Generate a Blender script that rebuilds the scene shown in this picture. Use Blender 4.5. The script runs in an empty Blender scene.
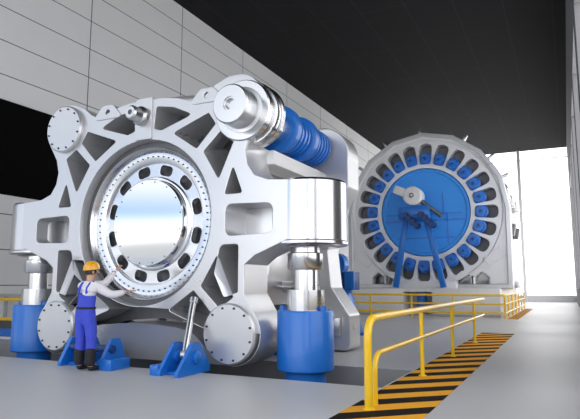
import bpy, bmesh, math, random
from mathutils import Vector, Matrix
PI = math.pi
random.seed(4)
sc = bpy.context.scene
COL = sc.collection

# ------------------------------------------------------------------ camera, world, light, exposure
cd = bpy.data.cameras.new('camera'); cam = bpy.data.objects.new('camera', cd); COL.objects.link(cam)
cd.lens = 35; cd.sensor_width = 36; cd.clip_start = .05; cd.clip_end = 400
cam.location = (0, 0, 1.45)
cam.rotation_euler = (math.radians(90 + 7.6), 0, math.radians(26))
sc.camera = cam
sc.view_settings.view_transform = 'Standard'; sc.view_settings.look = 'None'
sc.view_settings.gamma = 1; sc.view_settings.use_curve_mapping = False
sc.view_settings.exposure = .2
sc.cycles.use_denoising = True
sc.cycles.max_bounces = 8

HX0, HX1, HY0, HY1, HZ = -14.2, 0.62, -5.0, 53.5, 13.3      # the hall

world = bpy.data.worlds.new('daylight'); sc.world = world; world.use_nodes = True
wn = world.node_tree; wn.nodes.clear()
wo = wn.nodes.new('ShaderNodeOutputWorld'); wb = wn.nodes.new('ShaderNodeBackground')
tc = wn.nodes.new('ShaderNodeTexCoord'); sx = wn.nodes.new('ShaderNodeSeparateXYZ'); rp = wn.nodes.new('ShaderNodeValToRGB')
wn.links.new(tc.outputs['Generated'], sx.inputs[0]); wn.links.new(sx.outputs['Z'], rp.inputs[0])
wn.links.new(rp.outputs[0], wb.inputs[0]); wn.links.new(wb.outputs[0], wo.inputs[0])
e = rp.color_ramp.elements
e[0].position = 0.0; e[0].color = (.42, .43, .44, 1)
e[1].position = .025; e[1].color = (1, 1, 1, 1)
k = e.new(.07); k.color = (.97, .98, 1, 1)
k = e.new(.155); k.color = (.30, .45, .72, 1)
k = e.new(.8); k.color = (.50, .57, .68, 1)
k = e.new(.27); k.color = (.66, .69, .73, 1)
wb.inputs[1].default_value = 1.45

def area(name, loc, size, power, rot=(0, 0, 0), col=(1, 1, 1)):
    l = bpy.data.lights.new(name, 'AREA'); l.shape = 'RECTANGLE'; l.size, l.size_y = size; l.energy = power; l.color = col
    o = bpy.data.objects.new(name, l); COL.objects.link(o); o.location = loc; o.rotation_euler = rot
    return o
# area light added behind the viewer to brighten the hall from the front
area('gate_daylight', (-6.8, HY0 - .3, 5.2), (12.5, 8.5), 380, (math.radians(90), 0, 0), (1, 1, 1))

# ------------------------------------------------------------------ materials
def mat(name, col, rough=.5, metal=0.0, spec=.5, noise=0.0, nscale=3.0, bump=0.0, emis=None, estr=0.0, coat=0.0, rvar=0.0, stretch=None):
    m = bpy.data.materials.new(name); m.use_nodes = True
    nt = m.node_tree; b = nt.nodes['Principled BSDF']
    b.inputs['Base Color'].default_value = (*col, 1); b.inputs['Roughness'].default_value = rough
    b.inputs['Metallic'].default_value = metal; b.inputs['Specular IOR Level'].default_value = spec
    b.inputs['Coat Weight'].default_value = coat; b.inputs['Coat Roughness'].default_value = .12
    if emis: b.inputs['Emission Color'].default_value = (*emis, 1); b.inputs['Emission Strength'].default_value = estr
    t = nt.nodes.new('ShaderNodeTexCoord'); n = nt.nodes.new('ShaderNodeTexNoise'); mp = nt.nodes.new('ShaderNodeMapping')
    n.inputs['Scale'].default_value = nscale; n.inputs['Detail'].default_value = 3
    nt.links.new(t.outputs['Object'], mp.inputs[0]); nt.links.new(mp.outputs[0], n.inputs[0])
    if stretch: mp.inputs['Scale'].default_value = stretch
    if noise:
        mx = nt.nodes.new('ShaderNodeMix'); mx.data_type = 'RGBA'
        mx.inputs[6].default_value = (*[c * (1 - noise) for c in col], 1); mx.inputs[7].default_value = (*[min(1, c * (1 + noise)) for c in col], 1)
        nt.links.new(n.outputs[0], mx.inputs[0]); nt.links.new(mx.outputs[2], b.inputs['Base Color'])
    if rvar:
        mr = nt.nodes.new('ShaderNodeMapRange'); mr.inputs[3].default_value = max(.02, rough - rvar); mr.inputs[4].default_value = rough + rvar
        nt.links.new(n.outputs[0], mr.inputs[0]); nt.links.new(mr.outputs[0], b.inputs['Roughness'])
    if bump:
        bp = nt.nodes.new('ShaderNodeBump'); bp.inputs[0].default_value = bump; bp.inputs[1].default_value = .02
        nt.links.new(n.outputs[0], bp.inputs['Height']); nt.links.new(bp.outputs[0], b.inputs['Normal'])
    return m

def panel_mat(name, col, lines, linecol, rough=.6, spec=.3, emis=0.0, noise=.04):
    """joints drawn as thin grooves: lines = [(axis, spacing, offset, width)]"""
    m = mat(name, col, rough, 0, spec)
    nt = m.node_tree; b = nt.nodes['Principled BSDF']
    t = nt.nodes.new('ShaderNodeTexCoord'); s = nt.nodes.new('ShaderNodeSeparateXYZ'); nt.links.new(t.outputs['Object'], s.inputs[0])
    last = None
    def M(op, a, c=None):
        x = nt.nodes.new('ShaderNodeMath'); x.operation = op
        for i, v in enumerate((a, c)):
            if v is None: continue
            if isinstance(v, (int, float)): x.inputs[i].default_value = v
            else: nt.links.new(v, x.inputs[i])
        return x.outputs[0]
    for ax, sp, off, w in lines:
        v = M('ADD', s.outputs['XYZ'.index(ax)], -off + 1000 * sp)
        f = M('FRACT', M('DIVIDE', v, sp))
        l = M('LESS_THAN', f, w / sp)
        last = l if last is None else M('MAXIMUM', last, l)
    n = nt.nodes.new('ShaderNodeTexNoise'); n.inputs['Scale'].default_value = .6
    nt.links.new(t.outputs['Object'], n.inputs[0])
    base = nt.nodes.new('ShaderNodeMix'); base.data_type = 'RGBA'
    base.inputs[6].default_value = (*[c * (1 - noise) for c in col], 1); base.inputs[7].default_value = (*[min(1, c * (1 + noise)) for c in col], 1)
    nt.links.new(n.outputs[0], base.inputs[0])
    mx = nt.nodes.new('ShaderNodeMix'); mx.data_type = 'RGBA'; mx.inputs[7].default_value = (*linecol, 1)
    nt.links.new(base.outputs[2], mx.inputs[6]); nt.links.new(last, mx.inputs[0])
    nt.links.new(mx.outputs[2], b.inputs['Base Color'])
    if emis:
        nt.links.new(mx.outputs[2], b.inputs['Emission Color']); b.inputs['Emission Strength'].default_value = emis
    return m

def hazard_mat():
    m = mat('hazard_stripes', (.9, .45, .03), .75, 0, .12)
    nt = m.node_tree; b = nt.nodes['Principled BSDF']
    t = nt.nodes.new('ShaderNodeTexCoord'); s = nt.nodes.new('ShaderNodeSeparateXYZ'); nt.links.new(t.outputs['Object'], s.inputs[0])
    a = nt.nodes.new('ShaderNodeMath'); a.operation = 'MULTIPLY'; a.inputs[1].default_value = HAZ_SLANT; nt.links.new(s.outputs[0], a.inputs[0])
    c = nt.nodes.new('ShaderNodeMath'); c.operation = 'ADD'; nt.links.new(s.outputs[1], c.inputs[0]); nt.links.new(a.outputs[0], c.inputs[1])
    d = nt.nodes.new('ShaderNodeMath'); d.operation = 'DIVIDE'; d.inputs[1].default_value = HAZ_PERIOD; nt.links.new(c.outputs[0], d.inputs[0])
    f = nt.nodes.new('ShaderNodeMath'); f.operation = 'FRACT'; nt.links.new(d.outputs[0], f.inputs[0])
    g = nt.nodes.new('ShaderNodeMath'); g.operation = 'LESS_THAN'; g.inputs[1].default_value = .5; nt.links.new(f.outputs[0], g.inputs[0])
    mx = nt.nodes.new('ShaderNodeMix'); mx.data_type = 'RGBA'
    mx.inputs[6].default_value = (.85, .40, .03, 1); mx.inputs[7].default_value = (.012, .009, .008, 1)
    nt.links.new(g.outputs[0], mx.inputs[0]); nt.links.new(mx.outputs[2], b.inputs['Base Color'])
    return m
HAZ_SLANT, HAZ_PERIOD = -.9, .80

M_ = dict(
    cast=mat('brushed_steel_casting', (.66, .66, .67), .30, .6, .5, .05, 1.5, rvar=.06),
    steel=mat('polished_steel', (.70, .70, .71), .20, 1.0, noise=.03, nscale=4),
    satin=mat('satin_steel', (.66, .66, .67), .30, 1.0, noise=.04, nscale=2, rvar=.05),
    farcast=mat('white_machine_casting', (.82, .82, .83), .35, .25),  # silver casting, colour lightened to paint strong light on the far machine
    ring=mat('machined_ring_steel', (.74, .75, .77), .22, 1.0, noise=.03, nscale=2),
    plate=mat('mirror_plate', (.88, .89, .90), .10, 1.0),
    dark=mat('dark_raw_steel', (.16, .16, .165), .45, .7, noise=.2, nscale=3),  # also paints the shade behind the frame openings and in the bore gap
    bolt=mat('black_bolt', (.05, .05, .06), .4, .5),
    blue=mat('blue_machine_paint', (.009, .165, .62), .33, 0, .5, .05, 2, coat=.3),
    bluedisc=mat('light_blue_paint', (.05, .34, .95), .45, 0, .4),
    navy=mat('navy_paint', (.008, .05, .20), .4),
    yellow=mat('yellow_rail_paint', (.95, .60, .012), .3, 0, .5, coat=.4),
    white=mat('white_painted_metal', (.80, .80, .80), .4),
    plinth=mat('white_plinth_paint', (.78, .78, .79), .35, 0, .4),
    grey=mat('grey_painted_metal', (.42, .42, .43), .4, .2),
    conc=mat('pit_concrete', (.26, .26, .26), .7, noise=.15, nscale=2),
    black=mat('black_void', (.004, .004, .004), .9, 0, .05),
    lamp=mat('lamp_glass', (1, 1, 1), .4, emis=(1, 1, 1), estr=4),
    overalls=mat('blue_overalls_cloth', (.055, .085, .62), .8, noise=.25, nscale=9, bump=.4),
    shirt=mat('white_shirt_cloth', (.82, .80, .84), .8, noise=.06, nscale=9, bump=.3),
    skin=mat('skin', (.62, .36, .25), .5),
    boot=mat('black_work_cloth', (.012, .012, .016), .7),
    helmet=mat('yellow_helmet_plastic', (.88, .42, .01), .22, coat=.5),
    hair=mat('dark_hair', (.05, .03, .02), .7),
)
M_['hazard'] = hazard_mat()
M_['wall_l'] = panel_mat('left_wall_panels', (.84, .84, .84), [('Z', 1.0, .42, .028), ('Y', 5.06, 3.38, .04)], (.13, .13, .13))
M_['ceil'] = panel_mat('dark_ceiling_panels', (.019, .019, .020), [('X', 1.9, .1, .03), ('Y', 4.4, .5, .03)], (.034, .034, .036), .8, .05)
M_['wall_r'] = panel_mat('right_wall_metal', (.24, .24, .25), [('Y', 1.3, .2, .12)], (.22, .22, .22), .8, .08)
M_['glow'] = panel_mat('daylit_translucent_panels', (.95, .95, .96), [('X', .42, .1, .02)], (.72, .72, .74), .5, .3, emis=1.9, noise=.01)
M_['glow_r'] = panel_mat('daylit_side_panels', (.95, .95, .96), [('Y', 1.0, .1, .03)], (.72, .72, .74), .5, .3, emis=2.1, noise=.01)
M_['glow_near'] = panel_mat('shaded_side_panels', (.9, .9, .91), [('Y', 1.0, .1, .03)], (.72, .72, .74), .5, .3, emis=1.5, noise=.01)  # unseen near bays, glow added to brighten the collars and left wall
M_['floor'] = mat('polished_floor', (.54, .54, .545), .42, 0, .35, .05, .25, rvar=.10)

# ------------------------------------------------------------------ helpers
WL = {}
def link(name, mesh, m, parent=None, world=True, smooth=35):
    o = bpy.data.objects.new(name, mesh); COL.objects.link(o)
    if m is not None:
        mesh.materials.clear(); mesh.materials.append(M_[m] if isinstance(m, str) else m)
    if parent is not None:
        o.parent = parent
        if world:
            o.location = -WL.get(parent.name, Vector())
        WL[o.name] = WL.get(parent.name, Vector()) + o.location
    else: WL[o.name] = Vector()
    if mesh.get('slab'):
        md = o.modifiers.new('normals', 'WEIGHTED_NORMAL'); md.keep_sharp = True; md.weight = 100
    if smooth and len(mesh.polygons):
        mesh.polygons.foreach_set('use_smooth', [True] * len(mesh.polygons))
        mesh.set_sharp_from_angle(angle=math.radians(smooth))
    return o
def obj(name, bm, m, parent=None, world=True, smooth=35):
    me = bpy.data.meshes.new(name); bmesh.ops.recalc_face_normals(bm, faces=bm.faces); bm.to_mesh(me); bm.free()
    return link(name, me, m, parent, world, smooth)
def tag(o, label=None, cat=None, group=None, kind=None):
    if label: o['label'] = label
    if cat: o['category'] = cat
    if group: o['group'] = group
    if kind: o['kind'] = kind
    return o
def thing(name, label, cat, loc, group=None):
    o = bpy.data.objects.new(name, None); COL.objects.link(o); o.location = loc; o.empty_display_size = .1
    WL[o.name] = Vector(loc)
    return tag(o, label, cat, group)
def struct(name, bm, m):
    o = obj(name, bm, m); o['kind'] = 'structure'; return o

def box(bm, a, b, bev=0.0, mtx=None):
    a, b = Vector(a), Vector(b); c = (a + b) / 2; s = b - a
    g = bmesh.ops.create_cube(bm, size=1, matrix=Matrix.Translation(c) @ Matrix.Diagonal((abs(s.x), abs(s.y), abs(s.z), 1)))
    vs = g['verts']
    if bev:
        es = list({e for v in vs for e in v.link_edges})
        r = bmesh.ops.bevel(bm, geom=es, offset=bev, segments=2, affect='EDGES', profile=.5)
        vs = list({v for f in r['faces'] for v in f.verts} | {v for v in vs if v.is_valid})
    if mtx is not None: bmesh.ops.transform(bm, matrix=mtx, verts=vs)
    return bm
def BM(): return bmesh.new()
def axis_m(axis):
    if axis == 'Z': return Matrix.Identity(3)
    if axis == 'Y': return Matrix(((1, 0, 0), (0, 0, 1), (0, -1, 0)))     # local z -> world y
    if axis == 'X': return Matrix(((0, 0, 1), (0, 1, 0), (-1, 0, 0)))
    z = Vector(axis).normalized(); x = z.orthogonal().normalized(); y = z.cross(x)
    return Matrix((x, y, z)).transposed()
def lathe(bm, prof, c, axis='Z', seg=48, closed=False):
    """prof = [(r, t)] revolved round axis at c; t runs along the axis"""
    R = axis_m(axis); c = Vector(c); rings = []
    for r, t in prof:
        if r < 1e-5: rings.append([bm.verts.new(c + R @ Vector((0, 0, t)))])
        else: rings.append([bm.verts.new(c + R @ Vector((r * math.cos(2 * PI * i / seg), r * math.sin(2 * PI * i / seg), t))) for i in range(seg)])
    pairs = list(zip(rings, rings[1:])) + ([(rings[-1], rings[0])] if closed else [])
    for A, B in pairs:
        for i in range(seg):
            j = (i + 1) % seg
            if len(A) == 1 and len(B) == 1: continue
            if len(A) == 1: bm.faces.new((A[0], B[i], B[j]))
            elif len(B) == 1: bm.faces.new((A[i], A[j], B[0]))
            else: bm.faces.new((A[i], A[j], B[j], B[i]))
    return bm
def rod(bm, p, q, r, seg=16, r2=None):
    p, q = Vector(p), Vector(q); L = (q - p).length
    return lathe(bm, [(0, 0), (r, 0), (r2 if r2 else r, L), (0, L)], p, tuple(q - p), seg)
def tube(bm, pts, r, seg=12):
    pts = [Vector(p) for p in pts]; rings = []
    t0 = (pts[1] - pts[0]).normalized(); n = t0.orthogonal().normalized()
    for i, p in enumerate(pts):
        t = ((pts[min(i + 1, len(pts) - 1)] - pts[max(i - 1, 0)])).normalized()
        n = (n - t * n.dot(t)).normalized(); b = t.cross(n)
        rings.append([bm.verts.new(p + (n * math.cos(2 * PI * k / seg) + b * math.sin(2 * PI * k / seg)) * r) for k in range(seg)])
    for A, B in zip(rings, rings[1:]):
        for i in range(seg): bm.faces.new((A[i], A[(i + 1) % seg], B[(i + 1) % seg], B[i]))
    bm.faces.new(rings[0]); bm.faces.new(rings[-1]); return bm
def fillet(pts, r, n=6):
    """round the corners of a closed 2D polygon; r a number or one radius per corner"""
    out = []; N = len(pts)
    for i in range(N):
        P = Vector(pts[i]); A = Vector(pts[i - 1]); B = Vector(pts[(i + 1) % N]); rr = r[i] if isinstance(r, (list, tuple)) else r
        u, v = (A - P), (B - P); la, lb = u.length, v.length; u.normalize(); v.normalize()
        ang = u.angle(v)
        if rr <= 0 or ang > PI - .02: out.append(tuple(P)); continue
        d = min(rr / math.tan(ang / 2), la * .48, lb * .48)
        p0, p1 = P + u * d, P + v * d
        for k in range(n + 1):
            t = k / n; out.append(tuple(p0 * (1 - t) ** 2 + P * 2 * t * (1 - t) + p1 * t * t))
    return out
def bend(pts, r, n=7):
    pts = [Vector(p) for p in pts]; out = [pts[0]]
    for i in range(1, len(pts) - 1):
        P = pts[i]; u = (pts[i - 1] - P); v = (pts[i + 1] - P); d = min(r, u.length * .48, v.length * .48); u.normalize(); v.normalize()
        p0, p1 = P + u * d, P + v * d
        for k in range(n + 1):
            t = k / n; out.append(p0 * (1 - t) ** 2 + P * 2 * t * (1 - t) + p1 * t * t)
    out.append(pts[-1]); return out
def circ(c, r, n=64): return [(c[0] + r * math.cos(2 * PI * i / n), c[1] + r * math.sin(2 * PI * i / n)) for i in range(n)]
def slab(loops, y0, y1, bev=.02, origin=(0, 0), plane='XZ'):
    """thick plate with holes: loops[0] is the outline, the rest holes, in (x, z); runs from y0 to y1. Returns a mesh."""
    cu = bpy.data.curves.new('slab', 'CURVE'); cu.dimensions = '2D'; cu.fill_mode = 'BOTH'
    cu.extrude = (y1 - y0) / 2 - bev; cu.bevel_depth = bev; cu.bevel_resolution = 1; cu.offset = -bev
    for L in loops:
        s = cu.splines.new('POLY'); s.points.add(len(L) - 1)
        for p, (x, z) in zip(s.points, L): p.co = (x, z, 0, 1)
        s.use_cyclic_u = True
    o = bpy.data.objects.new('slab', cu); COL.objects.link(o)
    dg = bpy.context.evaluated_depsgraph_get(); dg.update()
    me = bpy.data.meshes.new_from_object(o.evaluated_get(dg))
    bpy.data.objects.remove(o); bpy.data.curves.remove(cu)
    me.transform(Matrix(((1, 0, 0, origin[0]), (0, 0, -1, (y0 + y1) / 2), (0, 1, 0, origin[1]), (0, 0, 0, 1))))
    if plane == 'YZ':   # (x,z) profile turned so that its x runs along +Y and thickness runs along X
        me.transform(Matrix(((0, 1, 0, 0), (1, 0, 0, 0), (0, 0, 1, 0), (0, 0, 0, 1)))); me.flip_normals()
    bm = bmesh.new(); bm.from_mesh(me); bmesh.ops.remove_doubles(bm, verts=bm.verts, dist=1e-4); bm.to_mesh(me); bm.free()
    me['slab'] = 1
    return me
def dup_part(o, parent, loc=None, rot=None):
    c = o.copy(); COL.objects.link(c); c.parent = parent
    if loc is not None: c.location = loc
    if rot is not None: c.rotation_euler = rot
    return c
def dup(root, off, label=None, group=None):
    r = root.copy(); COL.objects.link(r); r.location = Vector(root.location) + Vector(off)
    if label: r['label'] = label
    if group: r['group'] = group
    for ch in list(root.children):
        c = ch.copy(); COL.objects.link(c); c.parent = r
        for g in ch.children:
            d = g.copy(); COL.objects.link(d); d.parent = c
    return r

# ------------------------------------------------------------------ the hall
PX0, PX1, PY0, PY1, PZ = -13.6, -2.46, 8.02, 9.8, -1.3       # pit under the jacks
bm = BM()
xs = [HX0 - 26, PX0, PX1, HX1 + 14]; ys = [HY0 - 12, PY0, PY1, HY1]
grid = [[bm.verts.new((x, y, 0)) for y in ys] for x in xs]
for i in range(3):
    for j in range(3):
        if (i, j) == (1, 1): continue
        bm.faces.new((grid[i][j], grid[i + 1][j], grid[i + 1][j + 1], grid[i][j + 1]))
struct('floor', bm, 'floor')
bm = BM()
def quad(bm, *p): return bm.faces.new([bm.verts.new(q) for q in p])
quad(bm, (PX0, PY0, PZ), (PX1, PY0, PZ), (PX1, PY1, PZ), (PX0, PY1, PZ))
quad(bm, (PX0, PY1, PZ), (PX1, PY1, PZ), (PX1, PY1, 0), (PX0, PY1, 0))
quad(bm, (PX0, PY0, PZ), (PX1, PY0, PZ), (PX1, PY0, 0), (PX0, PY0, 0))
quad(bm, (PX0, PY0, PZ), (PX0, PY1, PZ), (PX0, PY1, 0), (PX0, PY0, 0))
quad(bm, (PX1, PY0, PZ), (PX1, PY1, PZ), (PX1, PY1, 0), (PX1, PY0, 0))
struct('trim_1', bm, 'conc')

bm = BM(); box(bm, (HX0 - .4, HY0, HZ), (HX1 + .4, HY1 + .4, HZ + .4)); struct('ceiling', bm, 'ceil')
# left wall: lower part, upper part, dark band between
bm = BM()
SY1 = 24.0
LY0 = 7.0        # unseen nearer wall left out so the sky reflects in the cover plate
box(bm, (HX0 - .5, LY0, 0), (HX0, HY1, 3.98)); box(bm, (HX0 - .5, LY0, 6.72), (HX0, HY1, HZ)); box(bm, (HX0 - .5, SY1, 3.98), (HX0, HY1, 6.72))
struct('wall_left', bm, 'wall_l')
bm = BM(); box(bm, (HX0 - .12, LY0, 3.98), (HX0 - .03, SY1, 6.72))
struct('window_1', bm, 'black')
# back wall of daylit panels
bm = BM(); box(bm, (HX0, HY1, .55), (HX1, HY1 + .2, HZ)); struct('wall_back', bm, 'glow')
bm = BM(); box(bm, (HX0, HY1 - .25, 0), (HX1, HY1, .55)); struct('baseboard_back', bm, 'white')
bm = BM()
for x in (-12.3, -7.8, -3.3): box(bm, (x - .13, HY1 - .5, 0), (x + .13, HY1, HZ), .02)
box(bm, (HX0, HY1 - .45, HZ - .95), (HX1, HY1 - .3, HZ - .88))
struct('trim_2', bm, 'white')
# right wall: metal wall with tall daylit windows between pillars; the unseen near two are added fill light
bays = [(-4, 3), (4, 9.5), (13.5, 17), (18.4, 23), (24.4, 29), (30.4, 35), (36.4, 41), (42.4, 51)]
bm = BM()
box(bm, (HX1, HY0, 0), (HX1 + .4, HY1, 1.2)); box(bm, (HX1, HY0, 9.3), (HX1 + .4, HY1, HZ))
py = HY0
for a, b in bays + [(HY1, HY1)]:
    box(bm, (HX1, py, 1.2), (HX1 + .4, a, 9.3)); py = b
struct('wall_right', bm, 'wall_r')
for i, (a, b) in enumerate(bays):
    bm = BM(); box(bm, (HX1 + .2, a, 1.2), (HX1 + .3, b, 9.3)); struct('window_%d' % (i + 2), bm, 'glow_near' if b < 10 else 'glow_r')
# ------------------------------------------------------------------ hazard marking and yellow railings
bm = BM(); box(bm, (-2.42, 2.0, 0.001), (-1.50, 18.35, .006)); tag(obj('hazard_marking', bm, 'hazard'), 'black and orange striped floor marking beneath the near yellow railing', 'floor marking')
bm = BM(); box(bm, (-2.38, 25.8, 0.001), (-1.95, 37.5, .006)); tag(obj('hazard_marking', bm, 'hazard'), 'striped floor marking beside the distant railing at the far machine', 'floor marking')

rx = -2.17
r1 = thing('safety_railing', 'thick yellow tubular safety railing standing in the foreground along the striped floor marking', 'railing', (rx, 6.55, 0))
top, mid = 1.05, .61
bm = BM(); tube(bm, bend([(rx, 6.55, 0), (rx, 6.55, top), (rx, 16.9, top)], .28), .048, 16); lathe(bm, [(0, 0), (.048, 0), (.034, .03), (0, .046)], (rx, 16.9, top), 'Y', 16)
obj('top_rail', bm, 'yellow', r1)
bm = BM(); tube(bm, bend([(rx, 6.80, 0), (rx, 6.80, mid), (rx, 16.9, mid)], .26), .034, 16); lathe(bm, [(0, 0), (.034, 0), (.02, .03), (0, .036)], (rx, 16.9, mid), 'Y', 16)
obj('middle_rail', bm, 'yellow', r1)
for y in (9.3, 12.0, 15.05):
    bm = BM(); tube(bm, [(rx, y, .0), (rx, y, top - .02)], .034, 14); lathe(bm, [(0, .0), (.065, 0), (.065, .012), (.034, .02)], (rx, y, 0.004), 'Z', 16); obj('post', bm, 'yellow', r1)
bm = BM(); lathe(bm, [(0, .0), (.075, 0), (.075, .015), (.04, .025)], (rx, 6.55, 0.004), 'Z', 16); obj('foot_plate', bm, 'yellow', r1)

r2 = thing('safety_railing', 'thin yellow railing around the pit in front of the far machine', 'railing', (-2.45, 26, 0))
X0, X1 = -12.5, -2.45
for z, nm, r in ((1.0, 'top_rail', .045), (.62, 'middle_rail', .04), (.24, 'lower_rail', .04)):
    bm = BM(); tube(bm, bend([(X0, 25.9, z), (X1, 25.9, z), (X1, 38, z)], .15), r, 10); obj(nm, bm, 'yellow', r2)
for x, y in [(-12.3, 25.9), (-10.3, 25.9), (-8.4, 25.9), (-6.45, 25.9), (-4.6, 25.9), (-2.45, 25.95), (X1, 27.6), (X1, 29.6), (X1, 31.6), (X1, 33.6), (X1, 35.6), (X1, 37.7)]:
    bm = BM(); tube(bm, [(x, y, 0), (x, y, 1.0)], .04, 10); obj('post', bm, 'yellow', r2)

r3 = thing('safety_railing', 'low railing with yellow bars and dark boards beside the left wall', 'railing', (-13.4, 10.6, 0))
for z, rr, mm, nm in ((1.06, .045, 'yellow', 'top_rail'), (.53, .045, 'yellow', 'middle_rail')):
    bm = BM(); tube(bm, [(-14.1, 10.6, z), (-12.0, 10.6, z)], rr, 10); obj(nm, bm, mm, r3)
bm = BM(); box(bm, (-14.1, 10.62, 1.12), (-12.0, 10.72, 1.2), .01); obj('cap_board', bm, 'grey', r3)
bm = BM(); box(bm, (-14.1, 10.64, .28), (-12.0, 10.70, .48), .01); obj('dark_board', bm, 'dark', r3)
bm = BM(); box(bm, (-14.1, 10.62, .07), (-12.0, 10.72, .27), .01); obj('blue_board', bm, 'blue', r3)
bm = BM(); box(bm, (-14.1, 10.58, -.0), (-12.0, 10.74, .06), .01); obj('kick_board', bm, 'white', r3)
for x in (-14.0, -12.1):
    bm = BM(); box(bm, (x - .04, 10.73, 0), (x + .04, 10.80, 1.12)); obj('post', bm, 'grey', r3)

# ------------------------------------------------------------------ front machine
CX, CZ = -7.27, 2.65
F0, F1 = 8.40, 9.25
fm = thing('ring_frame_machine', 'huge silver machine frame with round corner bosses around a bolted ring over the pit', 'machine', (CX, 8.8, 0))
def m4(pts, sx=1, sy=1): 
    q = [(x * sx, y * sy) for x, y in pts]
    return q if sx * sy > 0 else q[::-1]
q1 = [(3.75, .58), (2.62, .60), (2.38, .78), (2.30, 1.05), (2.33, 1.38), (2.60, 1.70)]     # right arm up to corner boss
def arc(c, r, a0, a1, n=10): return [(c[0] + r * math.cos(math.radians(a0 + (a1 - a0) * i / n)), c[1] + r * math.sin(math.radians(a0 + (a1 - a0) * i / n))) for i in range(n + 1)]
CR = (2.08, 2.03)
quarter = [(3.26, -.02), (3.26, .555), (2.75, .60), (2.48, .70), (2.34, .90), (2.29, 1.15), (2.36, 1.42)] + arc(CR, .57, -40, 112, 12) + [(1.62, 2.46), (1.42, 2.30), (1.22, 2.20), (1.08, 2.24), (.78, 2.34), (.40, 2.40), (0.0, 2.42)]
up = quarter[1:] ; 
outline = up + [(-x * (1 if x < 3.2 else 1.06), y) for x, y in up[-2::-1]]
lowq = [(3.26, .44), (3.15, .44), (2.50, .70), (2.30, .85), (2.30, 1.35)] + arc(CR, .55, -40, 112, 12) + [(1.62, 2.40), (1.42, 2.20), (1.22, 2.05), (.9, 1.98), (.40, 1.94), (0.0, 1.92)]
low = [(x, -y) for x, y in lowq]
outline = outline + [(-x * (1 if x < 3.2 else 1.06), y) for x, y in low] + [(x, y) for x, y in low[-2::-1]]
W = [
    [(1.50, 1.95), (.70, 1.66), (1.25, 1.30), (1.66, 1.72)],
    [(1.80, 1.60), (1.40, 1.23), (1.74, .68), (2.08, 1.42)],
    [(2.04, .92), (2.24, .40), (1.87, .40)],
    [(1.14, 1.97), (.69, 2.17), (.28, 2.24), (.24, 1.80), (.42, 1.75)],
]
holes = [circ((0, 0), 1.60, 96)]
for w_ in W[:3]:
    for sx in (1, -1):
        holes.append(fillet([(x * sx, y) for x, y in w_], .04, 3))
        if w_ is not W[2]: holes.append(fillet([(x * sx, -y) for x, y in w_], .04, 3))
for sx in (1, -1):
    holes.append(fillet([(x * sx, y) for x, y in W[3]], .05, 4))
    holes.append(fillet([(1.90 * sx, .22), (2.84 * sx, .19), (2.84 * sx, -.32), (1.90 * sx, -.35)], .14, 6))
    holes.append(fillet([(1.80 * sx, -.50), (2.17 * sx, -.50), (2.17 * sx, -1.33), (1.90 * sx, -1.40), (1.70 * sx, -1.0)], [.12, .06, .04, .04, .04], 4))
ff = link('front_frame', slab([outline] + holes, F0, F1, .014, (CX, CZ)), 'cast', fm, smooth=30)
# the top right corner is thinner than the rest of the casting: cut its back away
bm = BM(); box(bm, (CX + 1.55, F0 + .42, CZ + 1.32), (CX + 3.2, F1 + .2, CZ + 3.0)); cut = obj('cutter', bm, None)
md = ff.modifiers.new('cut', 'BOOLEAN'); md.operation = 'DIFFERENCE'; md.object = cut; md.solver = 'EXACT'
bpy.context.view_layer.update(); dg = bpy.context.evaluated_depsgraph_get(); dg.update()
cut.location = ff.matrix_world.translation * 0
nm = bpy.data.meshes.new_from_object(ff.evaluated_get(dg)); ff.modifiers.remove(md); ff.data = nm
bpy.data.objects.remove(cut)
# plate added behind the openings, its dark colour painting their shade
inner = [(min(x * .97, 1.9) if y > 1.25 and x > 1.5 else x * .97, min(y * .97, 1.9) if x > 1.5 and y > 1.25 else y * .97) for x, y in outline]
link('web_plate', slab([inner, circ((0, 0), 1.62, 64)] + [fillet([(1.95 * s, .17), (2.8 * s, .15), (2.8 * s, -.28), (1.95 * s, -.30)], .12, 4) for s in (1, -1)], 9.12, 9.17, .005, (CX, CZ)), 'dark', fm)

for s_ in (1, -1):
    bm = BM(); box(bm, (CX + s_ * 2.37 - .55, 9.10, CZ - .42), (CX + s_ * 2.37 + .55, 9.14, CZ + .32)); obj('arm_back_plate', bm, 'satin', fm)
for u_, w_ in ((-.96, 2.28), (1.46, 2.28)):
    link('eye_lug', slab([fillet([(u_ - .42, w_ - .14), (u_ + .42, w_ - .14), (u_ + .14, w_ + .16), (u_ - .14, w_ + .16)], .16, 6), circ((u_, w_ + .01), .055, 20)], F0 - .02, F0 + .22, .015, (CX, CZ)), 'cast', fm)
def P3(u, w, y): return Vector((CX + u, y, CZ + w))
# corner covers with bolts
for u, w, r in ((-2.10, 2.06, .50), (-2.06, -2.02, .50), (2.05, -2.03, .52)):
    bm = BM(); lathe(bm, [(0, -.10), (r - .03, -.10), (r, -.07), (r, .10), (0, .10)], P3(u, w, F0), 'Y', 64)
    cv = obj('corner_cover', bm, 'cast', fm)
    for k in range(12):
        a = 2 * PI * (k + .5) / 12; c = P3(u + (r - .075) * math.cos(a), w + (r - .075) * math.sin(a), F0 - .105)
        bm = BM(); lathe(bm, [(0, -.018), (.017, -.016), (.022, .01), (0, .01)], c, 'Y', 10); obj('bolt', bm, 'bolt', cv)
    # tie shaft running back to the rear frame
    bm = BM(); lathe(bm, [(.44, 0), (.44, .12), (.26, .16), (.26, 2.1), (.40, 2.14), (.40, 2.5)], P3(u, w, F1 - .02), 'Y', 40); obj('tie_shaft', bm, 'satin', fm)

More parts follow.
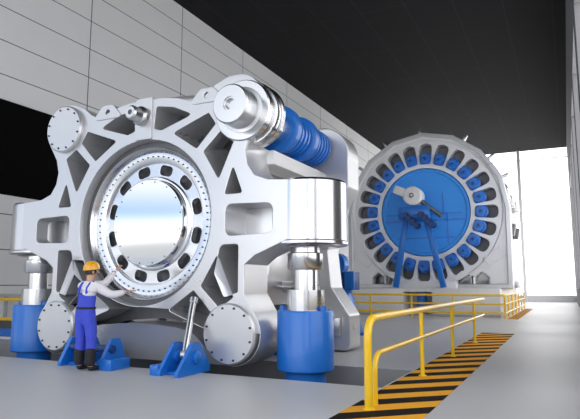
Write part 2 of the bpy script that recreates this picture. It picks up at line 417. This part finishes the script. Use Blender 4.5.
# top right: hub, boss, shaft, blue collars
H = (2.23, 1.89)
bm = BM(); lathe(bm, [(0, -.03), (.54, -.03), (.56, -.01), (.56, .10), (.50, .12), (.50, .20), (.58, .22), (.60, .25), (.60, .34), (.575, .36), (.575, .42), (.60, .44), (.60, .52), (.54, .58), (.36, .60), (.30, .60), (.30, .3), (0, .3)], P3(*H, F0), 'Y', 72)
obj('shaft_hub', bm, 'steel', fm)
bm = BM(); lathe(bm, [(0, -.36), (.10, -.36), (.10, -.42), (.13, -.42), (.13, -.44), (.33, -.44), (.355, -.415), (.355, -.06), (.42, -.05), (.42, .05)], P3(*H, F0), 'Y', 56)
obj('shaft_boss', bm, 'satin', fm)
bm = BM(); lathe(bm, [(.34, .5), (.34, .95), (.31, .97), (.31, 3.6)], P3(*H, F0), 'Y', 40); obj('shaft', bm, 'steel', fm)
def collars(y, n, r, w):
    prof = [(.26, y)]
    prof += [(r + .01, y), (r + .04, y + .02), (r + .04, y + .18), (r - .09, y + .20)]
    t = y + .20
    for k in range(n):
        prof += [(r - .09, t), (r - .03, t + .01), (r - .03, t + w - .03), (r - .09, t + w - .02)]; t += w + .05
    prof += [(.26, t)]
    return prof, t
y = 9.72
p, t = collars(y - F0, 4, .44, .11)
bm = BM(); lathe(bm, p, P3(*H, F0), 'Y', 56); obj('shaft_collar', bm, 'blue', fm)
p, t2 = collars(t + .03, 6, .44, .10)
bm = BM(); lathe(bm, p, P3(*H, F0), 'Y', 56); obj('shaft_collar', bm, 'blue', fm)

# top: pipe lug on the pad and two eye lugs
c = P3(-.02, 2.06, F0)
bm = BM(); lathe(bm, [(.05, -.28), (.05, -.40), (.11, -.40), (.14, -.37), (.14, -.18), (.17, -.16), (.19, -.13), (.19, .0), (.22, 0), (.22, .02)], c, 'Y', 32)
lathe(bm, [(0, -.28), (.052, -.28)], c, 'Y', 32)
obj('pipe_lug', bm, 'satin', fm)
link('centre_pad', slab([fillet([(-.20, 1.60), (.20, 1.60), (.20, 2.44), (-.20, 2.44)], .03)], F0 - .035, F0 + .3, .01, (CX, CZ)), 'cast', fm)
for u, w in ((-.96, 2.29), (1.46, 2.29)):
    bm = BM(); lathe(bm, [(0, .12), (.056, .12)], P3(u, w, F0), 'Y', 24)
    obj('eye', bm, 'dark', fm)
# curved rim rib over the top
bm = BM()
pts = [P3(1.75 * math.sin(a) * 1.0, 2.0 + .42 * math.cos(a * 1.0), F0 + .45) for a in [(-1.2 + 2.4 * i / 24) for i in range(25)]]
tube(bm, pts, .14, 12); obj('top_rib', bm, 'cast', fm)

# arms end in the jack columns
JX = (-4.03, -10.66)
for jx in JX:
    bm = BM(); R = .66
    lathe(bm, [(0, 2.08), (.50, 2.08), (.54, 2.11), (R, 2.12), (R + .02, 2.14), (R + .02, 2.18), (R, 2.20), (R, 3.20), (R - .03, 3.24), (.45, 3.245), (.45, 3.2), (0, 3.2)], (jx, 9.05, 0), 'Z', 72)
    obj('column_housing', bm, 'steel' if jx > -5 else 'satin', fm)
    s = 1 if jx > -5 else -1
    bm = BM(); box(bm, (min(jx, jx - s * .95), 8.42, 3.17), (max(jx, jx - s * .95), 9.2, 3.20), .01); 
    obj('arm_cap', bm, 'cast', fm)

# bearing ring in the bore
o = P3(0, 0, F0)
bm = BM(); lathe(bm, [(1.62, .20), (1.48, .20), (1.48, .80), (1.62, .80)], o, 'Y', 96); obj('bore_liner', bm, 'dark', fm)  # dark ring that paints the shade in the gap round the bolted ring
bm = BM(); lathe(bm, [(1.50, .75), (1.50, .19), (1.485, .17), (1.43, .22), (1.40, .29), (1.24, .29), (1.21, .31), (1.21, .75)], o, 'Y', 96)
br = obj('bolted_ring', bm, 'ring', fm)
first = None
for k in range(64):
    a = 2 * PI * k / 64; c = P3(1.325 * math.cos(a), 1.325 * math.sin(a), F0 + .285)
    if first is None:
        bm = BM(); lathe(bm, [(0, -.012), (.014, -.01), (.017, .01), (0, .01)], (0, 0, 0), 'Y', 8)
        first = obj('bolt', bm, 'bolt', br, world=False); base = WL[br.name]; first.location = c - base
    else: dup_part(first, br, c - base)
bm = BM(); lathe(bm, [(1.30, .40), (1.40, .40)], o, 'Y', 96); 
bm.free()
pock = [circ((0, 0), 1.225, 96), circ((0, 0), .80, 96)]
for k in range(12):
    a = 2 * PI * (k + .5) / 12; hw = .16
    p = [(.965, -hw * .9), (1.165, -hw), (1.165, hw), (.965, hw * .9)]
    L = [(x * math.cos(a) - y * math.sin(a), x * math.sin(a) + y * math.cos(a)) for x, y in fillet(p, .09, 5)]
    pock.append(L)
link('pocket_ring', slab(pock, F0 + .36, F0 + .52, .012, (CX, CZ)), 'ring', fm)
bm = BM(); lathe(bm, [(0, .74), (1.55, .74)], o, 'Y', 64); obj('drum_back', bm, 'grey', fm)
bm = BM(); N = 12
prof = [(.93, .42), (.93, .34), (.90, .32), (.87, .32), (.86, .20), (.84, .18)] + [(.84 * (1 - i / 10), .18 - .035 * (1 - (1 - i / 10) ** 2)) for i in range(1, 11)]
lathe(bm, prof, o, 'Y', 96); cp = obj('cover_plate', bm, 'plate', fm)
for k in range(16):
    a = 2 * PI * (k + .5) / 16; c = P3(.80 * math.cos(a), .80 * math.sin(a), F0 + .178)
    bm = BM(); lathe(bm, [(0, -.012), (.012, -.01), (.015, .01), (0, .01)], c, 'Y', 8); obj('bolt', bm, 'bolt', cp)

for a_, b_, mm in (((-2.30, 10.1, .78), (-1.0, 10.1, .28), 'navy'), ((-2.1, 9.6, 1.05), (-.9, 9.9, 1.0), 'dark'), ((2.1, 9.6, .9), (.7, 9.9, .8), 'dark')):
    d_ = Vector(b_) - Vector(a_); Rm = Matrix.Translation((CX + a_[0], a_[1], a_[2])) @ d_.to_track_quat('X', 'Z').to_matrix().to_4x4()
    bm = BM(); box(bm, (0, -.08, -.10), (d_.length, .08, .10), .01, Rm); obj('lower_brace', bm, mm, fm)
# rear frame
R0, R1 = 11.75, 12.45
rq = [(3.0, 1.0)] + arc((2.33, 1.72), .68, -10, 100, 14) + [(1.6, 2.25), (.8, 2.3), (0, 2.3)]
rl = [(2.50, .1), (2.48, -.5), (2.56, -1.25), (2.98, -1.86), (2.98, -2.62), (2.35, -2.62), (1.75, -1.9), (.9, -1.75), (0, -1.75)]
rout = rq + [(-x, y) for x, y in rq[-2::-1]] + [(-x, y) for x, y in rl] + [(x, y) for x, y in rl[-2::-1]]
rh = [circ((0, 0), 1.5, 64), fillet([(1.7, -.6), (2.2, -.6), (2.3, -1.5), (1.95, -1.6)], .08), fillet([(-1.7, -.6), (-2.2, -.6), (-2.3, -1.5), (-1.95, -1.6)], .08)]
link('rear_frame', slab([fillet(rout, .12, 3)] + rh, R0, R1, .03, (CX, CZ)), 'cast', fm)
for s in (1, -1):
    bm = BM(); box(bm, (CX + s * 2.35, 11.60, .35), (CX + s * 2.8, 11.75, .75), .02); box(bm, (CX + s * 2.45, 11.56, .4), (CX + s * 2.5, 11.6, .7)); box(bm, (CX + s * 2.62, 11.56, .4), (CX + s * 2.67, 11.6, .7))
    obj('foot_block', bm, 'satin', fm)
# beams between the two frames
for s in (1, -1):
    bm = BM(); box(bm, (CX + s * 1.75, 9.2, CZ + 1.05), (CX + s * 2.45, 11.8, CZ + 1.32), .02); obj('tie_beam', bm, 'white', fm)
    bm = BM(); box(bm, (CX + s * 1.88, 9.2, CZ - 1.6), (CX + s * 1.96, 11.8, CZ + 1.06), .01); sp_ = obj('side_plate', bm, 'satin', fm)
    for w_ in (-.9, .2):
        bm = BM(); lathe(bm, [(0, .0), (.09, .0), (.13, .02), (.13, .06), (0, .06)], (CX + s * 1.96 if s > 0 else CX - 2.04, 9.7, CZ + w_), 'X', 24); obj('side_cap', bm, 'satin', fm)
    for w_ in (-1.0,):
        bm = BM(); rod(bm, (CX + s * 2.6, 10.6, CZ + w_ - .25), (CX + s * 1.5, 10.6, CZ + w_ - .25), .12, 24); obj('cross_shaft', bm, 'steel', fm)
bm = BM(); box(bm, (CX - 1.9, 11.1, CZ - 1.9), (CX + 1.9, 11.5, CZ - 1.62), .02); obj('lower_crossbeam', bm, 'grey', fm)
bm = BM(); box(bm, (CX - 2.6, 10.6, 0.0), (CX + 2.6, 11.3, .42), .02); tag(obj('cradle_beam', bm, 'blue'), 'long blue floor beam lying behind the front frame of the near machine', 'beam')

# jacks (blue cylinder pedestals in the pit with silver pistons)
def jack(x, label):
    j = thing('lifting_jack', label, 'jack', (x, 8.95, PZ), 'blue lifting jacks under the side arms')
    bm = BM(); lathe(bm, [(0, PZ), (.55, PZ), (.55, PZ + .05), (.35, PZ + .06), (.35, .02), (.46, .02), (.485, .045), (.485, .99), (.465, 1.02), (.34, 1.02), (.34, .95), (0, .95)], (x, 8.95, 0), 'Z', 64); obj('cylinder', bm, 'blue', j)
    bm = BM(); lathe(bm, [(0, .94), (.30, .96), (.33, .98), (.33, 1.36), (.21, 1.37), (.21, 1.70), (.29, 1.71), (.31, 1.74), (.31, 1.98), (.26, 2.0), (.26, 2.08), (0, 2.08)], (x, 8.95, 0), 'Z', 48); obj('piston', bm, 'steel', j)
    for dx, dy in ((.38, -.12), (-.38, -.12)):
        bm = BM(); lathe(bm, [(0, 0), (.05, 0), (.05, .06), (.03, .08), (0, .08)], (x + dx, 8.95 + dy, 1.02), 'Z', 14); obj('valve', bm, 'blue', j)
    return j
jack(-4.07, 'blue lifting jack cylinder under the right arm column, nearest the yellow railing')
jack(-10.62, 'blue lifting jack cylinder under the left arm, near the left wall')

# ------------------------------------------------------------------ blue pivot brackets and the steel rods
def cheek(x, t, y0, y1, h, name='cheek_plate', parent=None, bz=0.0):
    yt = y0 + (y1 - y0) * .55
    prof = fillet([(y0, bz), (y1, bz), (y1 - .0, bz + .10), (yt + .10, bz + h), (yt - .10, bz + h), (y0, bz + .06)], [0, 0, .03, .06, .06, .02], 4)
    return link(name, slab([prof], x, x + t, .008, (0, 0), 'YZ'), 'blue', parent)
b2 = thing('pivot_bracket', 'blue pivot bracket with two triangular cheeks holding the slanting steel rod', 'bracket', (-5.7, 7.8, 0), 'blue pivot brackets at the pit edge')
cheek(-6.00, .07, 7.42, 8.28, .50, parent=b2); cheek(-5.62, .07, 7.38, 8.28, .50, parent=b2)
bm = BM(); box(bm, (-6.16, 7.44, 0), (-6.0, 7.98, .16), .01); obj('base_block', bm, 'blue', b2)
bm = BM(); box(bm, (-5.93, 7.6, 0), (-5.62, 7.98, .05), .005); obj('base_plate', bm, 'blue', b2)
for x in (-5.93, -5.55):
    bm = BM(); lathe(bm, [(0, .0), (.10, .0), (.10, .05), (.06, .07), (0, .07)], (x, 7.85, .27), 'X', 28); obj('pivot_boss', bm, 'blue', b2)
b1 = thing('pivot_bracket', 'wide blue pivot bracket on the floor behind the legs of the worker', 'bracket', (-7.7, 7.8, 0), 'blue pivot brackets at the pit edge')
for x in (-8.36, -7.94, -7.40): cheek(x, .08, 7.56, 8.2, .50, parent=b1)
bm = BM(); box(bm, (-7.32, 7.48, 0), (-7.02, 7.95, .18), .01); obj('base_block', bm, 'blue', b1)
bm = BM(); box(bm, (-8.28, 7.72, 0), (-7.40, 7.98, .06), .01); obj('base_plate', bm, 'blue', b1)
bm = BM(); rod(bm, (-8.42, 7.80, .32), (-7.27, 7.80, .32), .07, 20); obj('pivot_pin', bm, 'navy', b1)

def strut(p, q, label):
    p, q = Vector(p), Vector(q); d = (q - p).normalized()
    s = thing('support_rod', label, 'rod', p)
    bm = BM(); rod(bm, p + d * .06, q, .058, 20); obj('rod', bm, 'steel', s)
    bm = BM(); lathe(bm, [(0, -.04), (.07, -.04), (.07, .04), (0, .04)], p, 'X', 24); obj('rod_eye', bm, 'satin', s)
    bm = BM(); lathe(bm, [(0, 0), (.07, 0), (.07, .10), (0, .11)], q - d * .06, tuple(d), 20); obj('rod_end', bm, 'satin', s)
strut((-5.75, 7.82, .30), (-5.92, 8.28, 1.18), 'slanting polished steel rod rising from the blue bracket to the big ring')

# ------------------------------------------------------------------ far machine
FX, FY, FZ = -6.2, 28.0, 5.05
pl = thing('machine_plinth', 'long low white plinth block carrying the far round machine', 'plinth', (-6.5, 31, 0))
bm = BM(); box(bm, (-10.6, 27, 0), (-7.12, 36.5, 1.28), .03); box(bm, (-5.75, 27, 0), (-2.72, 36.5, 1.28), .03); box(bm, (-7.12, 27, 1.12), (-5.75, 36.5, 1.28)); box(bm, (-7.12, 28.2, 0), (-5.75, 36.5, 1.12))
obj('body', bm, 'plinth', pl)
bm = BM(); box(bm, (-10.6, 26.92, .0), (-2.72, 27.0, .10)); obj('base_strip', bm, 'grey', pl)
bm = BM(); rod(bm, (-6.35, 27.6, .0), (-6.35, 27.6, 1.1), .25, 24); tag(obj('blue_cylinder', bm, 'blue'), 'small blue cylinder standing in the dark slot of the white plinth', 'cylinder')

fr = thing('drum_ring_machine', 'round silver machine with a circle of blue motors around a blue disc on white plinth', 'machine', (FX, 30, 1.28))
top_poly = [(3.93 / math.cos(PI / 16) * math.cos(2 * PI * i / 16 ), 3.97 / math.cos(PI / 16) * math.sin(2 * PI * i / 16)) for i in range(16)]
upp = [p for p in top_poly if p[1] > -.9]; upp.sort(key=lambda p: (math.atan2(p[1], p[0]) + 1.0) % (2 * PI))
fo = [(4.0, -1.6), (4.0, -3.77)] ; fo = [(3.2, -3.77), (3.9, -3.3)] + upp + [(-3.9, -3.3), (-3.2, -3.77)]
fo = [(3.97, -3.77)] + upp + [(-3.97, -3.77)]
link('housing_plate', slab([fo, circ((0, 0), 3.62, 96)] + [fillet([(x - .3, -3.7), (x + .3, -3.7), (x + .3, -3.25), (x, -3.0), (x - .3, -3.25)], .1) for x in (-2.45, -1.75, 1.75, 2.6)], FY, FY + .6, .09, (FX, FZ)), 'farcast', fr, smooth=14)
ring = [circ((0, 0), 3.64, 96), circ((0, 0), 2.22, 96)]
NM = 24
for k in range(NM):
    a = 2 * PI * (k - .17) / NM; p = [(2.42, -.27), (3.48, -.335), (3.48, .335), (2.42, .27)]
    ring.append([(x * math.cos(a) - y * math.sin(a), x * math.sin(a) + y * math.cos(a)) for x, y in fillet(p, [.14, .33, .33, .14], 6)])
link('motor_ring', slab(ring, FY + .02, FY + .55, .02, (FX, FZ)), 'farcast', fr)
f3 = Vector((FX, FY, FZ))
link('rim_band', slab([[(x * 1.0, y) for x, y in fo], [(x * .945, y * .945) for x, y in fo]], FY - .10, FY + .1, .03, (FX, FZ)), 'cast', fr, smooth=14)
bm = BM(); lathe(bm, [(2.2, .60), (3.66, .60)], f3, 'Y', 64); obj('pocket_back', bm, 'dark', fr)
bm = BM(); lathe(bm, [(0, .08), (1.0, .08), (1.0, .10), (1.02, .10), (1.02, .08), (2.02, .08), (2.06, .03), (2.16, .03), (2.19, .06), (2.19, .3)], f3, 'Y', 96); dsc = obj('centre_disc', bm, 'bluedisc', fr)
bm = BM()
for a, b in (((-2.0, -.45), (1.9, -.42)), ((.2, -.1), (1.75, -.1)), ((.9, -.1), (.9, .9)), ((1.1, -1.6), (1.1, -.1)), ((-1.4, -1.3), (1.4, -1.3)), ((-1.0, -1.4), (-1.0, .0)), ((0.3, -1.9), (0.3, -.4)), ((-1.9, -.1), (-.3, -.1))):
    x0, x1 = sorted((a[0], b[0])); z0, z1 = sorted((a[1], b[1]))
    box(bm, (FX + x0 - .02, FY + .06, FZ + z0 - .02), (FX + x1 + .02, FY + .09, FZ + z1 + .02))
obj('seam_strip', bm, 'blue', dsc)
mroot = None
for k in range(NM):
    a = 2 * PI * (k - .17) / NM; c = Vector((FX + 2.70 * math.cos(a), FY + .05, FZ + 2.70 * math.sin(a)))
    if mroot is None:
        bm = BM(); lathe(bm, [(0, -.30), (.12, -.32), (.12, -.22), (.24, -.22), (.26, -.18), (.26, -.02), (.33, .0), (.33, .10), (.25, .12), (.25, .5)], (0, 0, 0), 'Y', 24)
        mroot = obj('drive_motor', bm, 'blue', fr, world=False); mroot.location = c - WL[fr.name]
        bm = BM(); lathe(bm, [(0, -.34), (.06, -.34), (.06, -.29)], (0, 0, 0), 'Y', 10); cap0 = obj('shaft_cap', bm, 'navy', mroot, world=False); cap0.location = (0, 0, 0)
        mm = mroot
    else:
        mm = dup_part(mroot, fr, c - WL[fr.name]); dup_part(cap0, mm)
# drum body behind the plate
bm = BM(); lathe(bm, [(3.3, .6), (3.70, .62), (3.74, .65), (3.74, 2.6), (3.6, 2.7), (3.6, 3.0), (3.74, 3.1), (3.74, 5.2), (3.6, 5.3), (3.74, 7.6), (3.5, 8.0), (0, 8.0)], f3 + Vector((0, 0, 0)), 'Y', 16); drum = obj('drum_body', bm, 'grey', fr, smooth=15)
for j, yy in enumerate((1.2, 3.6, 6.2)):
    for k in range(16):
        a = 2 * PI * (k + .5) / 16
        if math.sin(a) < -.55: continue
        Rm = Matrix.Translation(f3 + Vector((0, yy, 0))) @ Matrix.Rotation(-a, 4, 'Y')
        bm = BM(); box(bm, (3.5, -.35, -.3), (3.98, .35, .3), .04, Rm); obj('drum_lug', bm, 'dark' if k % 2 else 'satin', drum)
for a in (60, 38, 92, 118, 143, 22):
    a = math.radians(a); Rm = Matrix.Translation(f3) @ Matrix.Rotation(-a, 4, 'Y')
    bm = BM(); box(bm, (3.92, .1, -.07), (4.3, .3, .07), .02, Rm); obj('rim_stub', bm, 'satin', fr)
bm = BM(); box(bm, (FX - 3.9, FY + .75, 1.28), (FX + 3.9, FY + 8, 3.2), .04); obj('drum_cradle', bm, 'satin', fr)
bm = BM(); box(bm, (FX - 1.6, FY - .55, 1.28), (FX + 1.5, FY, 1.62), .03); obj('front_step', bm, 'white', fr)
# faint square frames screwed on the plate
for s, rot in ((-1, 35), (1, -35)):
    Rm = Matrix.Translation(f3 + Vector((s * 3.2, 0, -2.3))) @ Matrix.Rotation(math.radians(rot), 4, 'Y')
    bm = BM()
    for a, b in (((-.45, -.25), (.45, -.21)), ((-.45, .21), (.45, .25)), ((-.45, -.25), (-.41, .25)), ((.41, -.25), (.45, .25))):
        box(bm, (a[0], -.03, a[1]), (b[0], .05, b[1]), 0, Rm)
    obj('cover_frame', bm, 'white', fr)

# stand with white gear motor in front of the blue disc
st = thing('motor_stand', 'blue splay-legged stand holding a white gear motor before the blue disc', 'stand', (-6.4, 27.2, 1.28))
for x0, x1 in ((-6.9, -7.5), (-5.95, -5.2)):
    for yy in (27.12,):
        d = (Vector((x1, yy, 1.28)) - Vector((x0, yy, 4.7)))
        ang = math.atan2(d.x, -d.z)
        bm = BM(); box(bm, (-.13, -.1, -d.length + .04), (.13, .1, 0), .01, Matrix.Translation((x0, yy, 4.7)) @ Matrix.Rotation(-ang, 4, 'Y')); obj('leg', bm, 'blue', st)
bm = BM(); box(bm, (-7.25, 26.9, 4.62), (-5.75, 27.5, 5.22), .02); obj('table', bm, 'blue', st)
for x in (-6.85, -6.1):
    for i in range(4):
        bm = BM(); lathe(bm, [(0, -.25), (.13, -.25), (.13, .0), (.17, .0), (.17, .22), (0, .22)], (x + .17 * i, 26.85, 4.78 - .17 * i), 'Y', 14); obj('actuator', bm, 'navy', st)
gm = thing('gear_motor', 'white gear motor resting on the blue stand before the far blue disc', 'motor', (-6.45, 27.1, 5.24))
c = Vector((-6.5, 27.0, 5.72))
bm = BM(); lathe(bm, [(0, -.32), (.12, -.32), (.14, -.28), (.40, -.26), (.46, -.20), (.46, .45), (.40, .5), (0, .5)], c, 'Y', 32); obj('gearbox', bm, 'white', gm)
bm = BM(); box(bm, (-.30, -.22, -.20), (.30, .3, .20), .05, Matrix.Translation(c + Vector((-.62, 0, .28))) @ Matrix.Rotation(math.radians(25), 4, 'Y')); obj('terminal_box', bm, 'white', gm)
bm = BM(); rod(bm, c + Vector((.3, .1, -.2)), c + Vector((1.25, .35, -1.0)), .11, 16); obj('drive_arm', bm, 'dark', gm)
bm = BM(); lathe(bm, [(.07, -.34), (.09, -.35), (.11, -.34), (.11, -.30)], c, 'Y', 20); obj('badge', bm, 'bolt', gm)

# blue steel stand behind the near machine
bs = thing('blue_support_stand', 'dark blue steel support stand behind the near machine beside the pit railing', 'stand', (-5.7, 16, 0))
bm = BM(); box(bm, (-6.3, 15.8, 1.30), (-5.62, 16.3, 1.82), .02); obj('head_box', bm, 'navy', bs)
bm = BM(); box(bm, (-5.9, 15.74, 1.32), (-5.6, 15.8, 1.84), .01); obj('head_flange', bm, 'blue', bs)
bm = BM(); box(bm, (-.14, -.2, -1.35), (.14, .2, 0), .01, Matrix.Translation((-6.0, 16, 1.34)) @ Matrix.Rotation(math.radians(-16), 4, 'Y')); obj('leg', bm, 'blue', bs)
bm = BM(); box(bm, (-5.85, 15.75, 0), (-5.3, 16.25, .07), .01); obj('foot_plate', bm, 'blue', bs)
bm = BM(); lathe(bm, [(0, -.2), (.35, -.2), (.35, .2), (0, .2)], (-6.25, 16, 2.05), 'Y', 24); obj('pulley', bm, 'blue', bs)

# ------------------------------------------------------------------ worker
def skin(name, verts, edges, m, parent=None, lv=2, root=0, world=False):
    me = bpy.data.meshes.new(name); me.from_pydata([v[:3] for v in verts], edges, [])
    o = bpy.data.objects.new(name, me); COL.objects.link(o)
    md = o.modifiers.new('s', 'SKIN'); md.use_smooth_shade = True
    for i, v in enumerate(verts):
        sv = me.skin_vertices[0].data[i]; r = v[3]; sv.radius = r if isinstance(r, tuple) else (r, r); sv.use_root = (i == root)
    ss = o.modifiers.new('u', 'SUBSURF'); ss.levels = lv; ss.render_levels = lv
    dg = bpy.context.evaluated_depsgraph_get(); dg.update()
    nm = bpy.data.meshes.new_from_object(o.evaluated_get(dg)); bpy.data.objects.remove(o)
    return link(name, nm, m, parent, world, smooth=0)
def chain(vs, es, start, pts):
    p = start
    for q in pts:
        vs.append(q); es.append((p, len(vs) - 1)); p = len(vs) - 1
    return p
WP = Vector((-7.49, 7.33, 0))
wk = thing('person', 'worker in blue bib overalls and yellow helmet seen from behind, reaching towards bolted ring', 'person', WP)
# local frame: +y away from the viewer (towards the machine), +x right
ankL, ankR = (-.13, .02, .09), (.15, -.01, .09)
hipL, hipR = (-.095, .0, .90), (.095, .0, .90)
V = [(0, 0, .98, (.16, .12))]; E = []
t = chain(V, E, 0, [(0, .0, 1.12, (.150, .108)), (.01, .01, 1.28, (.145, .098)), (.02, .03, 1.40, (.115, .080)), (.02, .04, 1.47, (.07, .065)), (.01, .055, 1.545, (.055, .058))])
neck = t; sh = 3
head = chain(V, E, neck, [(.005, .075, 1.62, (.082, .095)), (.01, .08, 1.70, (.088, .102)), (.01, .08, 1.775, (.06, .07))])
for hx, ax in ((-.095, ankL), (.095, ankR)):
    kn = ((hx + ax[0]) / 2 + (.01 if hx > 0 else -.01), .04, .49)
    chain(V, E, 0, [(hx, 0, .88, .105), (*kn, .068), (ax[0], ax[1], .28, .058), (ax[0], ax[1], .08, .045), (ax[0] + .02, ax[1] + .13, .04, .04)])
shR, shL = (.21, .05, 1.41), (-.165, .04, 1.42)
elR, wrR = (.40, .17, 1.27), (.56, .38, 1.33)
elL, wrL = (.05, .36, 1.46), (.12, .55, 1.70)
for s_, el, wr in ((shR, elR, wrR), (shL, elL, wrL)):
    chain(V, E, sh, [(*s_, .045), (*[(a + b) / 2 for a, b in zip(s_, el)], .046), (*el, .046), (*[(a + b) / 2 for a, b in zip(el, wr)], .042), (*wr, .030)])
body = skin('body', V, E, 'skin', wk)
body.data.materials.append(M_['shirt'])        # the undershirt, seen where the shirt is open
for p_ in body.data.polygons:
    if p_.center.z < 1.475 and abs(p_.center.x) < .26 and p_.center.y < .2 and p_.center.z > .9: p_.material_index = 1
# hands
def hand(wr, d, up, side):
    d, up = Vector(d).normalized(), Vector(up).normalized(); s = d.cross(up) * side; w = Vector(wr)
    V = [(*w, .027)]; E = []
    pc = w + d * .055
    chain(V, E, 0, [(*pc, (.040, .020))]);
    for i, L in enumerate((.070, .080, .074, .058)):
        b = w + d * .085 + s * ((i - 1.5) * .022)
        n = len(V); V.append((*(w + d * .05 + s * ((i - 1.5) * .014)), .012)); E.append((1, n))
        q = b; V.append((*q, .0095)); E.append((n, n + 1)); q = b + d * L * .5 + up * -.004; V.append((*q, .0088)); E.append((n + 1, n + 2))
        q = q + d * L * .42 - up * .02; V.append((*q, .0078)); E.append((n + 2, n + 3))
    n = len(V); q = w + d * .03 - s * .030; V.append((*q, .013)); E.append((0, n)); q = q + d * .035 - s * .025; V.append((*q, .011)); E.append((n, n + 1)); q = q + d * .03 - s * .006 - up * .01; V.append((*q, .0095)); E.append((n + 1, n + 2))
    return skin('hand', V, E, 'skin', wk, lv=1)
hand(wrR, Vector(wrR) - Vector(elR), (0, -.3, 1), 1)
hand(wrL, Vector(wrL) - Vector(elL), (0, -.6, .8), -1)
# shirt
V = [(.01, .01, 1.22, (.178, .130))]; E = []
chain(V, E, 0, [(.015, .02, 1.32, (.195, .138)), (.02, .03, 1.41, (.188, .128)), (.02, .04, 1.465, (.085, .078)), (.015, .05, 1.51, (.070, .070))])
for s_, el, wr in ((shR, elR, wrR), (shL, elL, wrL)):
    m1 = [(a + b) / 2 for a, b in zip(s_, el)]; m2 = [(a + b) / 2 for a, b in zip(el, wr)]
    chain(V, E, 2, [(*s_, .094), (*m1, .084), (*el, .074), (*m2, .066), (*[a * .1 + b * .9 for a, b in zip(el, wr)], .043)])
skin('shirt', V, E, 'shirt', wk)
# overalls: trousers and bib
V = [(0, 0, .97, (.180, .135))]; E = []
chain(V, E, 0, [(.0, 0, 1.10, (.172, .126)), (.008, .01, 1.24, (.186, .135)), (.012, .015, 1.33, (.165, .134))])
for hx, ax in ((-.095, ankL), (.095, ankR)):
    chain(V, E, 0, [(hx, 0, .86, .122), ((hx + ax[0]) / 2, .02, .64, .102), ((hx + ax[0]) / 2, .03, .48, .090), (ax[0], ax[1] + .01, .30, .088), (ax[0], ax[1], .12, .086)])
ov = skin('overalls', V, E, 'overalls', wk)
for x0 in (-.075, .10):
    bm = BM(); tube(bm, [Vector((x0, -.112, 1.30)), Vector((x0 + .005, -.098, 1.40)), Vector((x0 + .01, -.045, 1.475)), Vector((x0 + .01, .04, 1.495))], .022, 8)
    obj('strap', bm, 'overalls', ov, world=False)
bm = BM(); lathe(bm, [(.176, 0), (.184, .0), (.184, .035), (.176, .035)], (0, 0, 1.035), 'Z', 32, True); bmesh.ops.scale(bm, vec=(1.02, .76, 1), verts=bm.verts)
obj('belt', bm, 'boot', ov, world=False)
for i, ax in enumerate((ankL, ankR)):
    V = [(ax[0], ax[1] + .01, .42, .098)]; E = []
    chain(V, E, 0, [(ax[0], ax[1] + .005, .26, .094), (ax[0], ax[1] + .005, .075, .088)])
    skin('gaiter', V, E, 'boot', wk)
    V = [(ax[0], ax[1] - .04, .055, .05)]; E = []
    chain(V, E, 0, [(ax[0] + .005, ax[1] + .06, .055, .055), (ax[0] + .02, ax[1] + .16, .045, .045), (ax[0] + .025, ax[1] + .22, .04, .034)])
    skin('boot', V, E, 'boot', wk)
# head details
hc = Vector((.01, .08, 1.70))
fd = Vector((.45, .85, .12)).normalized(); sd = Vector((.85, -.45, 0)).normalized()
bm = BM(); lathe(bm, [(0, .135), (.05, .130), (.09, .105), (.118, .06), (.128, .0), (.131, -.012), (.131, -.022), (.118, -.018), (.118, .0)], (0, 0, 0), 'Z', 32)
bmesh.ops.scale(bm, vec=(.95, 1.12, 1), verts=bm.verts)
he = obj('helmet', bm, 'helmet', wk, world=False); he.location = hc + Vector((0, -.005, .030)); he.rotation_euler = (math.radians(6), 0, math.radians(-28))
bm = BM()
rr = [(math.sin(a) * .125, .115 + math.cos(a) * .085, -.018) for a in [(-1.3 + 2.6 * i / 12) for i in range(13)]]
ba = [(math.sin(a) * .118, math.cos(a) * .135, -.010) for a in [(-1.1 + 2.2 * i / 12) for i in range(13)]]
A = [bm.verts.new(p) for p in rr]; B = [bm.verts.new(p) for p in ba]
for i in range(12): bm.faces.new((A[i], A[i + 1], B[i + 1], B[i]))
bmesh.ops.solidify(bm, geom=bm.faces[:], thickness=.006); obj('brim', bm, 'helmet', he, world=False)
bm = BM(); box(bm, (-.014, -.125, .02), (.014, .10, .142), .01); 
bm.free()
bm = BM(); bmesh.ops.create_uvsphere(bm, u_segments=20, v_segments=12, radius=1, matrix=Matrix.Translation(hc + Vector((-.006, -.016, -.02))) @ Matrix.Diagonal((.094, .100, .088, 1))); obj('hair', bm, 'hair', wk, world=False)
for s in (1, -1):
    bm = BM(); bmesh.ops.create_uvsphere(bm, u_segments=12, v_segments=8, radius=1, matrix=Matrix.Translation(hc + sd * .092 * s + Vector((0, 0, -.035))) @ Matrix.Diagonal((.014, .022, .032, 1))); obj('ear', bm, 'skin', wk, world=False)
    bm = BM(); bmesh.ops.create_uvsphere(bm, u_segments=10, v_segments=8, radius=.013, matrix=Matrix.Translation(hc + fd * .093 + sd * .034 * s + Vector((0, 0, -.02)))); obj('eye', bm, 'white', wk, world=False)
bm = BM(); rod(bm, hc + fd * .09 + Vector((0, 0, -.02)), hc + fd * .125 + Vector((0, 0, -.055)), .009, 10, .017); obj('nose', bm, 'skin', wk, world=False)
bm = BM(); tube(bm, [hc + fd * .098 + sd * x + Vector((0, 0, -.083)) for x in (-.025, 0, .025)], .006, 8); obj('mouth', bm, mat('lips', (.45, .16, .14), .5), wk, world=False)
